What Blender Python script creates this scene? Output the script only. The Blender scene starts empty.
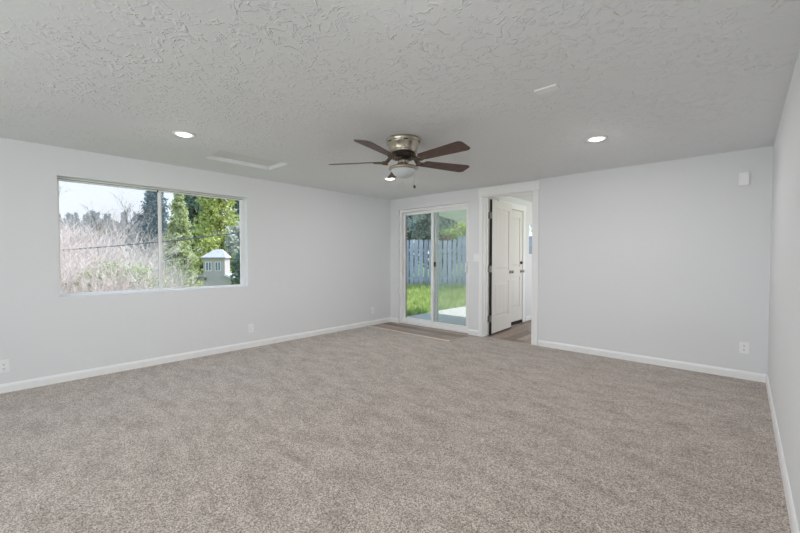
import bpy, bmesh, math, random
import numpy as np
from mathutils import Vector, Matrix
random.seed(7); rng = np.random.default_rng(7)
sc = bpy.context.scene
COL = sc.collection
PI = math.pi
R = math.radians

# ------------------------------------------------------------------ camera
cd = bpy.data.cameras.new('camera'); cam = bpy.data.objects.new('camera', cd); COL.objects.link(cam)
cd.sensor_width = 36.0; cd.lens = 375.05 / 800 * 36.0
cd.clip_start = 0.02; cd.clip_end = 1500
CAM = Vector((4.8747, 0.0, 1.22))
cam.location = CAM
cam.rotation_euler = (R(90 - 1.485), 0, R(42.504))
sc.camera = cam
FWD = Vector((-math.sin(R(42.504)), math.cos(R(42.504)), 0)); RGT = Vector((FWD.y, -FWD.x, 0))

# ------------------------------------------------------------------ look, sky, sun, large lights
sc.view_settings.view_transform = 'Standard'; sc.view_settings.look = 'None'
sc.view_settings.gamma = 1.0; sc.view_settings.use_curve_mapping = False
sc.view_settings.exposure = 0.06
sc.cycles.use_denoising = True
sc.cycles.max_bounces = 10; sc.cycles.diffuse_bounces = 6; sc.cycles.transparent_max_bounces = 16
sc.cycles.sample_clamp_indirect = 6.0; sc.cycles.sample_clamp_direct = 5.0

w = bpy.data.worlds.new('sky'); sc.world = w; w.use_nodes = True
nt = w.node_tree; nt.nodes.clear()
out = nt.nodes.new('ShaderNodeOutputWorld'); bg = nt.nodes.new('ShaderNodeBackground')
tc = nt.nodes.new('ShaderNodeTexCoord'); sx = nt.nodes.new('ShaderNodeSeparateXYZ'); rp = nt.nodes.new('ShaderNodeValToRGB')
nt.links.new(tc.outputs['Generated'], sx.inputs[0]); nt.links.new(sx.outputs['Z'], rp.inputs['Fac'])
nt.links.new(rp.outputs['Color'], bg.inputs['Color']); nt.links.new(bg.outputs[0], out.inputs[0])
e = rp.color_ramp.elements
e[0].position = 0.0; e[0].color = (0.90, 0.93, 0.97, 1)
e[1].position = 0.7; e[1].color = (0.45, 0.66, 1.0, 1)
k = e.new(0.22); k.color = (0.76, 0.86, 0.98, 1)
bg.inputs['Strength'].default_value = 1.45

SUN_DIR = Vector((0.05, 1.0, 1.45)).normalized()
sl = bpy.data.lights.new('sun', 'SUN'); so = bpy.data.objects.new('sun', sl); COL.objects.link(so)
sl.energy = 6.5; sl.angle = R(0.6); sl.color = (1.0, 0.96, 0.89)
so.rotation_euler = SUN_DIR.to_track_quat('Z', 'Y').to_euler(); so.location = (0, 30, 40)

def area(name, loc, direction, sxx, syy, energy, color=(1, 1, 1)):
    l = bpy.data.lights.new(name, 'AREA'); o = bpy.data.objects.new(name, l); COL.objects.link(o)
    l.shape = 'RECTANGLE'; l.size = sxx; l.size_y = syy; l.energy = energy; l.color = color
    o.location = loc; o.rotation_euler = Vector(direction).to_track_quat('-Z', 'Y').to_euler()
    return o
HC = 2.277; W = 5.064; D = 5.058; WT = 0.17; REAR = -2.4
area('rear_fill_light', (3.2, REAR - 0.25, 1.35), (0, 1, 0), 3.2, 1.4, 76, (0.93, 0.97, 1.0))  # added fill light that brightens the room from behind the viewer
area('hall_fill_light', (3.95, 7.1, 1.35), (-1, 0, 0), 1.6, 1.3, 24, (1.0, 0.97, 0.93))  # added fill light for the hall, placed out of view

# ------------------------------------------------------------------ material helpers
def new_mat(name):
    m = bpy.data.materials.new(name); m.use_nodes = True
    n = m.node_tree; n.nodes.clear()
    o = n.nodes.new('ShaderNodeOutputMaterial'); b = n.nodes.new('ShaderNodeBsdfPrincipled')
    n.links.new(b.outputs[0], o.inputs[0])
    return m, n, b, o
def simple(name, col, rough=0.5, metal=0.0, var=0.0, scale=30, spec=0.5, bump=0.0, bscale=200, bdist=0.002):
    m, n, b, o = new_mat(name)
    b.inputs['Roughness'].default_value = rough; b.inputs['Metallic'].default_value = metal
    b.inputs['Specular IOR Level'].default_value = spec
    g = n.nodes.new('ShaderNodeTexCoord')
    nz = n.nodes.new('ShaderNodeTexNoise'); nz.inputs['Scale'].default_value = scale; nz.inputs['Detail'].default_value = 4
    n.links.new(g.outputs['Object'], nz.inputs['Vector'])
    r = n.nodes.new('ShaderNodeValToRGB')
    r.color_ramp.elements[0].position = 0.3; r.color_ramp.elements[1].position = 0.7
    r.color_ramp.elements[0].color = tuple(max(0, c * (1 - var)) for c in col) + (1,)
    r.color_ramp.elements[1].color = tuple(min(1, c * (1 + var)) for c in col) + (1,)
    n.links.new(nz.outputs['Fac'], r.inputs['Fac']); n.links.new(r.outputs['Color'], b.inputs['Base Color'])
    if bump:
        nb = n.nodes.new('ShaderNodeTexNoise'); nb.inputs['Scale'].default_value = bscale; nb.inputs['Detail'].default_value = 3
        n.links.new(g.outputs['Object'], nb.inputs['Vector'])
        bp = n.nodes.new('ShaderNodeBump'); bp.inputs['Strength'].default_value = bump; bp.inputs['Distance'].default_value = bdist
        n.links.new(nb.outputs['Fac'], bp.inputs['Height']); n.links.new(bp.outputs['Normal'], b.inputs['Normal'])
    return m
def emit(name, col, s):
    m = bpy.data.materials.new(name); m.use_nodes = True; n = m.node_tree; n.nodes.clear()
    o = n.nodes.new('ShaderNodeOutputMaterial'); em = n.nodes.new('ShaderNodeEmission')
    em.inputs[0].default_value = (*col, 1); em.inputs[1].default_value = s
    n.links.new(em.outputs[0], o.inputs[0]); return m
def glass(name, tint, film=0.0):
    m = bpy.data.materials.new(name); m.use_nodes = True; n = m.node_tree; n.nodes.clear()
    o = n.nodes.new('ShaderNodeOutputMaterial')
    t = n.nodes.new('ShaderNodeBsdfTransparent'); t.inputs[0].default_value = (*tint, 1)
    g = n.nodes.new('ShaderNodeBsdfGlossy'); g.inputs['Roughness'].default_value = 0.0
    lw = n.nodes.new('ShaderNodeLayerWeight'); pw = n.nodes.new('ShaderNodeMath'); pw.operation = 'POWER'; pw.inputs[1].default_value = 5.0
    n.links.new(lw.outputs['Facing'], pw.inputs[0])
    f = n.nodes.new('ShaderNodeMath'); f.operation = 'MULTIPLY_ADD'; f.inputs[1].default_value = 0.7; f.inputs[2].default_value = 0.006; n.links.new(pw.outputs[0], f.inputs[0])
    mx = n.nodes.new('ShaderNodeMixShader')
    n.links.new(f.outputs[0], mx.inputs[0]); n.links.new(t.outputs[0], mx.inputs[1]); n.links.new(g.outputs[0], mx.inputs[2])
    last = mx
    if film:
        d = n.nodes.new('ShaderNodeBsdfTranslucent'); d.inputs[0].default_value = (0.85, 0.95, 0.92, 1)
        m2 = n.nodes.new('ShaderNodeMixShader'); m2.inputs[0].default_value = film
        n.links.new(mx.outputs[0], m2.inputs[1]); n.links.new(d.outputs[0], m2.inputs[2]); last = m2
    n.links.new(last.outputs[0], o.inputs[0]); return m

def plaster(name, col, rough=0.85, kind='wall'):
    m, n, b, o = new_mat(name)
    b.inputs['Base Color'].default_value = (*col, 1); b.inputs['Roughness'].default_value = rough
    b.inputs['Specular IOR Level'].default_value = 0.25
    g = n.nodes.new('ShaderNodeTexCoord')
    def noise(scale, detail=3, dist=0.0, rgh=0.5):
        x = n.nodes.new('ShaderNodeTexNoise'); x.inputs['Scale'].default_value = scale
        x.inputs['Detail'].default_value = detail; x.inputs['Distortion'].default_value = dist; x.inputs['Roughness'].default_value = rgh
        n.links.new(g.outputs['Object'], x.inputs['Vector']); return x
    def math_(op, a, bb=None, clamp=False):
        x = n.nodes.new('ShaderNodeMath'); x.operation = op; x.use_clamp = clamp
        for i, v in enumerate((a, bb)):
            if v is None: continue
            if isinstance(v, (int, float)): x.inputs[i].default_value = v
            else: n.links.new(v, x.inputs[i])
        return x.outputs[0]
    bp = n.nodes.new('ShaderNodeBump')
    if kind == 'wall':
        nz = noise(70, 3); lo = noise(7, 3)
        h = math_('ADD', math_('MULTIPLY', nz.outputs['Fac'], 0.5), math_('MULTIPLY', lo.outputs['Fac'], 1.6))
        bp.inputs['Strength'].default_value = 0.35; bp.inputs['Distance'].default_value = 0.003
    else:
        # skip-trowel: curved ridges left by the knife, patches of smooth between them
        a = noise(8.5, 3, 0.7, 0.5)
        rid = math_('SUBTRACT', 1.0, math_('MULTIPLY', math_('ABSOLUTE', math_('SUBTRACT', a.outputs['Fac'], 0.5)), 20.0), True)
        sg = noise(15.0, 2, 0.3)
        rid = math_('MULTIPLY', rid, math_('MULTIPLY', math_('SUBTRACT', sg.outputs['Fac'], 0.49), 11.0, True))
        a2 = noise(17.0, 3, 1.0, 0.5)
        rid2 = math_('SUBTRACT', 1.0, math_('MULTIPLY', math_('ABSOLUTE', math_('SUBTRACT', a2.outputs['Fac'], 0.47)), 14.0), True)
        rid2 = math_('MULTIPLY', rid2, math_('MULTIPLY', math_('SUBTRACT', 0.48, sg.outputs['Fac']), 11.0, True))
        msk = noise(2.0, 3, 0.4)
        mk = math_('MULTIPLY', math_('SUBTRACT', msk.outputs['Fac'], 0.32), 4.0, True)
        h = math_('MULTIPLY', math_('ADD', rid, math_('MULTIPLY', rid2, 0.8)), mk)
        fine = noise(45, 3)
        h = math_('ADD', h, math_('MULTIPLY', fine.outputs['Fac'], 0.12))
        bp.inputs['Strength'].default_value = 0.9; bp.inputs['Distance'].default_value = 0.0053
    n.links.new(h, bp.inputs['Height']); n.links.new(bp.outputs['Normal'], b.inputs['Normal'])
    return m

def carpet_mat():
    m, n, b, o = new_mat('carpet_pile')
    b.inputs['Roughness'].default_value = 1.0; b.inputs['Specular IOR Level'].default_value = 0.05
    b.inputs['Sheen Weight'].default_value = 0.22; b.inputs['Sheen Roughness'].default_value = 0.5
    g = n.nodes.new('ShaderNodeTexCoord')
    vo = n.nodes.new('ShaderNodeTexVoronoi'); vo.inputs['Scale'].default_value = 205
    n.links.new(g.outputs['Object'], vo.inputs['Vector'])
    sp = n.nodes.new('ShaderNodeSeparateColor'); n.links.new(vo.outputs['Color'], sp.inputs[0])
    f = n.nodes.new('ShaderNodeTexNoise'); f.inputs['Scale'].default_value = 210; f.inputs['Detail'].default_value = 3; f.inputs['Roughness'].default_value = 0.7
    n.links.new(g.outputs['Object'], f.inputs['Vector'])
    ad = n.nodes.new('ShaderNodeMath'); ad.operation = 'MULTIPLY_ADD'; ad.inputs[1].default_value = 0.55
    n.links.new(sp.outputs[0], ad.inputs[0])
    ml = n.nodes.new('ShaderNodeMath'); ml.operation = 'MULTIPLY'; ml.inputs[1].default_value = 0.45; n.links.new(f.outputs['Fac'], ml.inputs[0]); n.links.new(ml.outputs[0], ad.inputs[2])
    r = n.nodes.new('ShaderNodeValToRGB'); el = r.color_ramp.elements
    el[0].position = 0.22; el[0].color = (0.18, 0.148, 0.124, 1)
    el[1].position = 0.78; el[1].color = (0.72, 0.64, 0.575, 1)
    x = el.new(0.5); x.color = (0.425, 0.366, 0.32, 1)
    n.links.new(ad.outputs[0], r.inputs['Fac'])
    # pile laid over by the vacuum: broad soft mottling
    mp = n.nodes.new('ShaderNodeMapping'); mp.inputs['Rotation'].default_value = (0, 0, R(35)); mp.inputs['Scale'].default_value = (1.0, 2.2, 1)
    n.links.new(g.outputs['Object'], mp.inputs['Vector'])
    l = n.nodes.new('ShaderNodeTexNoise'); l.inputs['Scale'].default_value = 3.4; l.inputs['Detail'].default_value = 6; l.inputs['Roughness'].default_value = 0.68
    n.links.new(mp.outputs[0], l.inputs['Vector'])
    r2 = n.nodes.new('ShaderNodeValToRGB'); r2.color_ramp.elements[0].position = 0.32; r2.color_ramp.elements[1].position = 0.58
    r2.color_ramp.elements[0].color = (0.74, 0.72, 0.70, 1); r2.color_ramp.elements[1].color = (1.0, 1.0, 1.0, 1)
    n.links.new(l.outputs['Fac'], r2.inputs['Fac'])
    mx = n.nodes.new('ShaderNodeMix'); mx.data_type = 'RGBA'; mx.blend_type = 'MULTIPLY'; mx.inputs[0].default_value = 1.0
    n.links.new(r.outputs['Color'], mx.inputs[6]); n.links.new(r2.outputs['Color'], mx.inputs[7])
    n.links.new(mx.outputs[2], b.inputs['Base Color'])
    bp = n.nodes.new('ShaderNodeBump'); bp.inputs['Strength'].default_value = 0.3; bp.inputs['Distance'].default_value = 0.004
    n.links.new(f.outputs['Fac'], bp.inputs['Height']); n.links.new(bp.outputs['Normal'], b.inputs['Normal'])
    return m

def plank_mat(name, rotz=0.0):
    m, n, b, o = new_mat(name)
    b.inputs['Roughness'].default_value = 0.42
    g = n.nodes.new('ShaderNodeTexCoord'); mp = n.nodes.new('ShaderNodeMapping'); mp.inputs['Rotation'].default_value = (0, 0, rotz)
    n.links.new(g.outputs['Object'], mp.inputs['Vector'])
    br = n.nodes.new('ShaderNodeTexBrick'); br.inputs['Scale'].default_value = 1.0
    br.inputs['Brick Width'].default_value = 1.2; br.inputs['Row Height'].default_value = 0.15; br.inputs['Mortar Size'].default_value = 0.0025
    br.inputs['Color1'].default_value = (0.17, 0.108, 0.08, 1); br.inputs['Color2'].default_value = (0.46, 0.37, 0.31, 1)
    br.inputs['Mortar'].default_value = (0.06, 0.045, 0.035, 1); br.offset = 0.37
    n.links.new(mp.outputs[0], br.inputs['Vector'])
    m2 = n.nodes.new('ShaderNodeMapping'); m2.inputs['Scale'].default_value = (2.5, 22, 1)
    n.links.new(mp.outputs[0], m2.inputs['Vector'])
    nz = n.nodes.new('ShaderNodeTexNoise'); nz.inputs['Scale'].default_value = 2.2; nz.inputs['Detail'].default_value = 6; nz.inputs['Distortion'].default_value = 0.6
    n.links.new(m2.outputs[0], nz.inputs['Vector'])
    r = n.nodes.new('ShaderNodeValToRGB'); r.color_ramp.elements[0].position = 0.3; r.color_ramp.elements[1].position = 0.7
    r.color_ramp.elements[0].color = (0.6, 0.58, 0.56, 1); r.color_ramp.elements[1].color = (1.25, 1.22, 1.2, 1)
    n.links.new(nz.outputs['Fac'], r.inputs['Fac'])
    mx = n.nodes.new('ShaderNodeMix'); mx.data_type = 'RGBA'; mx.blend_type = 'MULTIPLY'; mx.inputs[0].default_value = 1.0
    n.links.new(br.outputs['Color'], mx.inputs[6]); n.links.new(r.outputs['Color'], mx.inputs[7])
    n.links.new(mx.outputs[2], b.inputs['Base Color'])
    return m

def leaf_mat(name, c0, c1, trans=0.35):
    m = bpy.data.materials.new(name); m.use_nodes = True; n = m.node_tree; n.nodes.clear()
    o = n.nodes.new('ShaderNodeOutputMaterial')
    d = n.nodes.new('ShaderNodeBsdfDiffuse'); t = n.nodes.new('ShaderNodeBsdfTranslucent'); mx = n.nodes.new('ShaderNodeMixShader')
    mx.inputs[0].default_value = trans
    g = n.nodes.new('ShaderNodeTexCoord'); nz = n.nodes.new('ShaderNodeTexNoise'); nz.inputs['Scale'].default_value = 2.6; nz.inputs['Detail'].default_value = 4
    nz.inputs['Roughness'].default_value = 0.7
    n.links.new(g.outputs['Object'], nz.inputs['Vector'])
    r = n.nodes.new('ShaderNodeValToRGB'); r.color_ramp.elements[0].position = 0.38; r.color_ramp.elements[1].position = 0.62
    r.color_ramp.elements[0].color = (*c0, 1); r.color_ramp.elements[1].color = (*c1, 1)
    n.links.new(nz.outputs['Fac'], r.inputs['Fac'])
    n.links.new(r.outputs['Color'], d.inputs[0]); n.links.new(r.outputs['Color'], t.inputs[0])
    n.links.new(d.outputs[0], mx.inputs[1]); n.links.new(t.outputs[0], mx.inputs[2]); n.links.new(mx.outputs[0], o.inputs[0])
    return m

M = dict(
    wall=plaster('wall_paint', (0.76, 0.768, 0.778)),
    ceil=plaster('ceiling_plaster', (0.80, 0.815, 0.825), kind='ceiling'),
    trim=simple('white_trim_paint', (0.88, 0.88, 0.88), 0.38, var=0.01),
    door=simple('white_door_paint', (0.80, 0.775, 0.745), 0.45, var=0.01),
    vinyl=simple('white_vinyl', (0.88, 0.88, 0.88), 0.35, var=0.01),
    alu=simple('grey_window_channel', (0.30, 0.29, 0.29), 0.5, var=0.05),
    white_plastic=simple('white_plastic', (0.88, 0.88, 0.88), 0.35, var=0.01),
    slot=simple('dark_slot', (0.03, 0.03, 0.03), 0.6),
    black=simple('black_rubber', (0.012, 0.012, 0.012), 0.6),
    nickel=simple('satin_nickel', (0.42, 0.39, 0.36), 0.3, 1.0, var=0.05),
    darkmetal=simple('dark_bronze', (0.10, 0.085, 0.07), 0.35, 0.9, var=0.1),
    brass=simple('antique_brass', (0.46, 0.41, 0.335), 0.3, 1.0, var=0.06, scale=8),
    iron=simple('aged_bronze', (0.20, 0.155, 0.12), 0.35, 0.9, var=0.2, scale=40),
    fanhole=simple('motor_dark', (0.03, 0.022, 0.018), 0.5, 0.3),
    blade=simple('walnut_blade', (0.105, 0.058, 0.047), 0.5, var=0.25, scale=14),
    opal=simple('frosted_glass', (0.58, 0.61, 0.62), 0.3, var=0.01),
    carpet=carpet_mat(), plank=plank_mat('vinyl_plank'), plank2=plank_mat('vinyl_plank_hall', R(90)),
    strip=simple('transition_strip', (0.66, 0.56, 0.47), 0.4, var=0.12, scale=20),
    glass=glass('window_glass', (0.985, 0.99, 0.99)), glass2=glass('slider_glass', (0.975, 0.99, 0.988), 0.0),
    glass3=glass('slider_glass_hazy', (0.98, 0.988, 0.988), 0.10),
    lamp=emit('lamp_lens', (1.0, 0.99, 0.985), 315.0),
    concrete=simple('patio_concrete', (0.50, 0.49, 0.47), 0.9, var=0.08, scale=6),
    soffit=simple('soffit_paint', (0.86, 0.87, 0.86), 0.7, var=0.02),
    soffit2=simple('hatch_paint', (0.74, 0.745, 0.75), 0.8, var=0.01),
    siding=simple('siding_paint', (0.62, 0.62, 0.60), 0.7, var=0.03),
    fence=simple('weathered_fence', (0.46, 0.475, 0.58), 0.9, var=0.18, scale=5),
    soil=simple('grass_ground', (0.13, 0.20, 0.06), 1.0, var=0.35, scale=3),
    grass=leaf_mat('grass_blades', (0.30, 0.42, 0.12), (0.66, 0.70, 0.32), 0.5),
    twig=simple('pale_twig', (0.78, 0.72, 0.68), 0.9, var=0.14, scale=2),
    twig2=simple('pinkish_twig', (0.74, 0.64, 0.61), 0.9, var=0.12, scale=2),
    bark=simple('conifer_bark', (0.16, 0.12, 0.09), 0.95, var=0.3, scale=6),
    conA=leaf_mat('needles_yellow_green', (0.32, 0.38, 0.18), (0.76, 0.80, 0.50), 0.3),
    conB=leaf_mat('needles_dark', (0.12, 0.19, 0.14), (0.34, 0.42, 0.32), 0.2),
    conC=leaf_mat('needles_bright', (0.22, 0.31, 0.09), (0.80, 0.82, 0.34), 0.3),
    conD=leaf_mat('needles_blue', (0.15, 0.23, 0.25), (0.38, 0.49, 0.51), 0.2),
    forest=leaf_mat('forest_needles', (0.10, 0.17, 0.15), (0.22, 0.30, 0.28), 0.2),
    shrub=leaf_mat('shrub_leaves', (0.32, 0.40, 0.20), (0.66, 0.70, 0.46), 0.35),
    olive=leaf_mat('olive_leaves', (0.32, 0.37, 0.30), (0.86, 0.87, 0.83), 0.55),
    russet=leaf_mat('russet_leaves', (0.28, 0.14, 0.10), (0.46, 0.28, 0.22), 0.3),
    lime=leaf_mat('lime_leaves', (0.38, 0.46, 0.12), (0.68, 0.74, 0.34), 0.4),
    stucco=simple('beige_house_wall', (0.53, 0.475, 0.475), 0.9, var=0.04, scale=1),
    roof=simple('grey_roof_shingles', (0.42, 0.44, 0.49), 0.8, var=0.1, scale=3),
    rake=simple('dark_rake_board', (0.18, 0.17, 0.16), 0.8),
    wtrim=simple('house_white_trim', (0.86, 0.86, 0.86), 0.6),
    pane_dark=simple('house_window_glass', (0.22, 0.26, 0.30), 0.15),
    cable=simple('cable_black', (0.10, 0.11, 0.13), 0.7),
    hillground=simple('hillside_scrub', (0.42, 0.38, 0.32), 1.0, var=0.25, scale=0.4),
)

_n = M['fence'].node_tree; _b = [q for q in _n.nodes if q.type == 'BSDF_PRINCIPLED'][0]; _l = _b.inputs['Base Color'].links[0].from_socket
_o = _n.nodes.new('ShaderNodeObjectInfo'); _mr = _n.nodes.new('ShaderNodeMapRange'); _mr.inputs[3].default_value = 0.72; _mr.inputs[4].default_value = 1.12
_n.links.new(_o.outputs['Random'], _mr.inputs[0]); _mx = _n.nodes.new('ShaderNodeVectorMath'); _mx.operation = 'SCALE'
_n.links.new(_l, _mx.inputs[0]); _n.links.new(_mr.outputs[0], _mx.inputs['Scale']); _n.links.new(_mx.outputs[0], _b.inputs['Base Color'])

# ------------------------------------------------------------------ mesh helpers
def link(name, bm, mat, parent=None, smooth=False, loc=None):
    me = bpy.data.meshes.new(name); bm.to_mesh(me); bm.free()
    for mm in (mat if isinstance(mat, (list, tuple)) else [mat]): me.materials.append(mm)
    if smooth: me.shade_smooth()
    o = bpy.data.objects.new(name, me); COL.objects.link(o)
    if parent: o.parent = parent
    if loc: o.location = loc
    return o
def empty(name, loc=(0, 0, 0), rz=0.0):
    o = bpy.data.objects.new(name, None); COL.objects.link(o); o.location = loc; o.rotation_euler = (0, 0, rz); o.empty_display_size = 0.05
    return o
def tag(o, label=None, cat=None, group=None, kind=None):
    if label: o['label'] = label
    if cat: o['category'] = cat
    if group: o['group'] = group
    if kind: o['kind'] = kind
    return o
def box(bm, x0, x1, y0, y1, z0, z1, bev=0.0, mi=0):
    g = bmesh.ops.create_cube(bm, size=1.0, matrix=Matrix.Translation(((x0 + x1) / 2, (y0 + y1) / 2, (z0 + z1) / 2)) @ Matrix.Diagonal((abs(x1 - x0), abs(y1 - y0), abs(z1 - z0), 1)))
    vs = g['verts']; fs = set(f for v in vs for f in v.link_faces)
    for f in fs: f.material_index = mi
    if bev:
        es = list(set(ed for v in vs for ed in v.link_edges))
        bmesh.ops.bevel(bm, geom=es, offset=bev, segments=2, affect='EDGES', profile=0.5)
def bxo(name, x0, x1, y0, y1, z0, z1, mat, parent=None, bev=0.0):
    bm = bmesh.new(); box(bm, x0, x1, y0, y1, z0, z1, bev); return link(name, bm, mat, parent)
def lathe(bm, prof, seg=48, mtx=Matrix()):
    rings = []
    for r, z in prof:
        if r < 1e-6: rings.append([bm.verts.new(mtx @ Vector((0, 0, z)))])
        else: rings.append([bm.verts.new(mtx @ Vector((r * math.cos(2 * PI * i / seg), r * math.sin(2 * PI * i / seg), z))) for i in range(seg)])
    for a, b in zip(rings, rings[1:]):
        for i in range(seg):
            j = (i + 1) % seg
            if len(a) == 1 and len(b) == 1: continue
            if len(a) == 1: bm.faces.new((a[0], b[i], b[j]))
            elif len(b) == 1: bm.faces.new((a[i], a[j], b[0]))
            else: bm.faces.new((a[i], a[j], b[j], b[i]))
    bmesh.ops.recalc_face_normals(bm, faces=bm.faces)
def tube(bm, pts, r, seg=8):
    pts = [Vector(p) for p in pts]; prev = None
    for i, p in enumerate(pts):
        t = (pts[min(i + 1, len(pts) - 1)] - pts[max(i - 1, 0)]).normalized()
        u = t.orthogonal().normalized() if prev is None else (prev - t * prev.dot(t)).normalized()
        prev = u; v = t.cross(u); rr = r[i] if isinstance(r, (list, tuple)) else r
        ring = [bm.verts.new(p + (u * math.cos(2 * PI * k / seg) + v * math.sin(2 * PI * k / seg)) * rr) for k in range(seg)]
        if i == 0: bm.faces.new(ring[::-1])
        else:
            for k in range(seg): bm.faces.new((last[k], last[(k + 1) % seg], ring[(k + 1) % seg], ring[k]))
        last = ring
    bm.faces.new(last)
def prism(bm, poly, z0, z1, mtx=Matrix()):
    a = [bm.verts.new(mtx @ Vector((x, y, z0))) for x, y in poly]; b = [bm.verts.new(mtx @ Vector((x, y, z1))) for x, y in poly]
    n = len(poly); bm.faces.new(a[::-1]); bm.faces.new(b)
    for i in range(n): bm.faces.new((a[i], a[(i + 1) % n], b[(i + 1) % n], b[i]))
    bmesh.ops.recalc_face_normals(bm, faces=bm.faces)
def np_mesh(name, V, F, mat, parent=None):
    V = np.asarray(V, dtype=np.float32).reshape(-1, 3); F = np.asarray(F, dtype=np.int32); k = F.shape[1]
    me = bpy.data.meshes.new(name)
    me.vertices.add(len(V)); me.vertices.foreach_set('co', V.ravel())
    me.loops.add(F.size); me.loops.foreach_set('vertex_index', F.ravel())
    me.polygons.add(len(F)); me.polygons.foreach_set('loop_start', np.arange(0, F.size, k, dtype=np.int32))
    me.polygons.foreach_set('loop_total', np.full(len(F), k, dtype=np.int32))
    me.update(calc_edges=True); me.validate(); me.materials.append(mat)
    o = bpy.data.objects.new(name, me); COL.objects.link(o)
    if parent: o.parent = parent
    return o
def copy_tree(o, parent=None):
    c = o.copy(); COL.objects.link(c)
    if parent: c.parent = parent
    for ch in [q for q in list(sc.objects) if q.parent == o]: copy_tree(ch, c)
    return c
def struct(o, label=None, cat=None): return tag(o, label, cat, kind='structure')

# ------------------------------------------------------------------ the room shell
YF = 4.46                      # edge of the vinyl planks in front of the slider
XV = 1.76
bm = bmesh.new()
box(bm, 0, W, REAR, YF - 0.02, -0.10, 0.0); box(bm, XV, W, YF - 0.02, D + 0.02, -0.10, 0.0)
struct(link('floor', bm, M['carpet']), 'speckled beige carpet covering the room floor', 'floor')
struct(bxo('floor_entry', 0, XV, YF + 0.02, D + 0.05, -0.10, -0.002, M['plank']), 'brown wood plank patch in front of the sliding glass door', 'floor')
bm = bmesh.new(); box(bm, 0, XV, YF - 0.02, YF + 0.02, -0.10, 0.006, 0.002)
struct(link('trim_1', bm, M['strip']), 'light wood transition strip between carpet and planks', 'trim')
HX0, HX1, HY1 = 1.84, 3.7, 9.2
struct(bxo('floor_hall', HX0, HX1, D + 0.02, HY1, -0.10, -0.004, M['plank2']), 'wood plank floor of the hall beyond the open door', 'floor')

# ceiling with the shallow recess of the attic hatch
HA = (0.60, 1.03, 1.56, 2.31)
bm = bmesh.new()
def grid_plate(bm, xs, ys, z0, z1, skip):
    for i in range(len(xs) - 1):
        for j in range(len(ys) - 1):
            if (i, j) in skip: continue
            box(bm, xs[i], xs[i + 1], ys[j], ys[j + 1], z0, z1)
grid_plate(bm, [-0.17, HA[0], HA[1], W + 0.15], [REAR - 0.15, HA[2], HA[3], D + WT], HC, HC + 0.12, {(1, 1)})
bmesh.ops.remove_doubles(bm, verts=bm.verts, dist=1e-5)
struct(link('ceiling', bm, M['ceil']), 'grey white skip-trowel textured ceiling', 'ceiling')
t = empty('attic_hatch', ((HA[0] + HA[1]) / 2, (HA[2] + HA[3]) / 2, HC + 0.040))
tag(t, 'white recessed attic hatch in the ceiling above the left window', 'hatch')
bm = bmesh.new(); a_, b_ = (HA[1] - HA[0]) / 2 - 0.003, (HA[3] - HA[2]) / 2 - 0.003
box(bm, -a_, a_, -b_, b_, 0, 0.02); link('panel', bm, M['soffit2'], t)

# left wall with window
WY0, WY1, WZ0, WZ1 = 0.446, 2.315, 0.825, 2.004
WTL = 0.17
def wall_with_holes(name, axis, p0, p1, a0, a1, z0, z1, holes, mat):
    bm = bmesh.new(); As = sorted({a0, a1, *[h[0] for h in holes], *[h[1] for h in holes]}); Zs = sorted({z0, z1, *[h[2] for h in holes], *[h[3] for h in holes]})
    for i in range(len(As) - 1):
        for j in range(len(Zs) - 1):
            ca, cz = (As[i] + As[i + 1]) / 2, (Zs[j] + Zs[j + 1]) / 2
            if any(h[0] < ca < h[1] and h[2] < cz < h[3] for h in holes): continue
            if axis == 0: box(bm, p0, p1, As[i], As[i + 1], Zs[j], Zs[j + 1])
            else: box(bm, As[i], As[i + 1], p0, p1, Zs[j], Zs[j + 1])
    bmesh.ops.remove_doubles(bm, verts=bm.verts, dist=1e-5)
    # drop the inner faces that two neighbouring blocks share
    seen = {}
    for f in list(bm.faces):
        key = tuple(sorted(v.index for v in f.verts)) if False else frozenset(v for v in f.verts)
        seen.setdefault(key, []).append(f)
    dead = [f for fs in seen.values() if len(fs) > 1 for f in fs]
    bmesh.ops.delete(bm, geom=dead, context='FACES')
    return link(name, bm, mat)
struct(wall_with_holes('wall_left', 0, -WTL, 0, REAR - 0.15, D + WT, -0.1, HC, [(WY0, WY1, WZ0, WZ1)], M['wall']), 'light grey painted wall with the wide window', 'wall')
SX0, SX1, SZ = 0.200, 1.700, 2.072     # slider opening
DX0, DX1, DZ = 1.952, 2.722, 2.128     # doorway
struct(wall_with_holes('wall_back', 1, D, D + WT, 0, W, -0.1, HC, [(SX0, SX1, -0.1, SZ), (DX0, DX1, -0.1, DZ)], M['wall']), 'light grey painted far wall with slider and doorway', 'wall')
struct(bxo('wall_right', W, W + 0.15, REAR - 0.15, D + WT, -0.1, HC, M['wall']), 'light grey painted wall along the right edge', 'wall')
RW = (1.6, 4.8, 0.65, 2.05)  # opening added to let the rear fill light in
struct(wall_with_holes('wall_rear', 1, REAR - 0.15, REAR, 0, W, -0.1, HC, [RW], M['wall']), 'light grey painted wall behind the viewer', 'wall')
t = struct(empty('fill_window_rear', (3.2, REAR - 0.07, 0.65)), 'added unseen window behind the viewer for the room fill light', 'window')  # added window, never in view, frames the rear fill light
bm = bmesh.new()
for a in ((-1.6, -1.55, 0, 1.4), (1.55, 1.6, 0, 1.4), (-1.6, 1.6, 0, 0.05), (-1.6, 1.6, 1.35, 1.4), (-0.025, 0.025, 0, 1.4)): box(bm, a[0], a[1], -0.03, 0.03, a[2], a[3])
f = link('window_frame', bm, M['vinyl'], t)
bm = bmesh.new(); box(bm, -1.56, 1.56, -0.004, 0.004, 0.04, 1.36); link('pane', bm, M['glass'], f)

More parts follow.
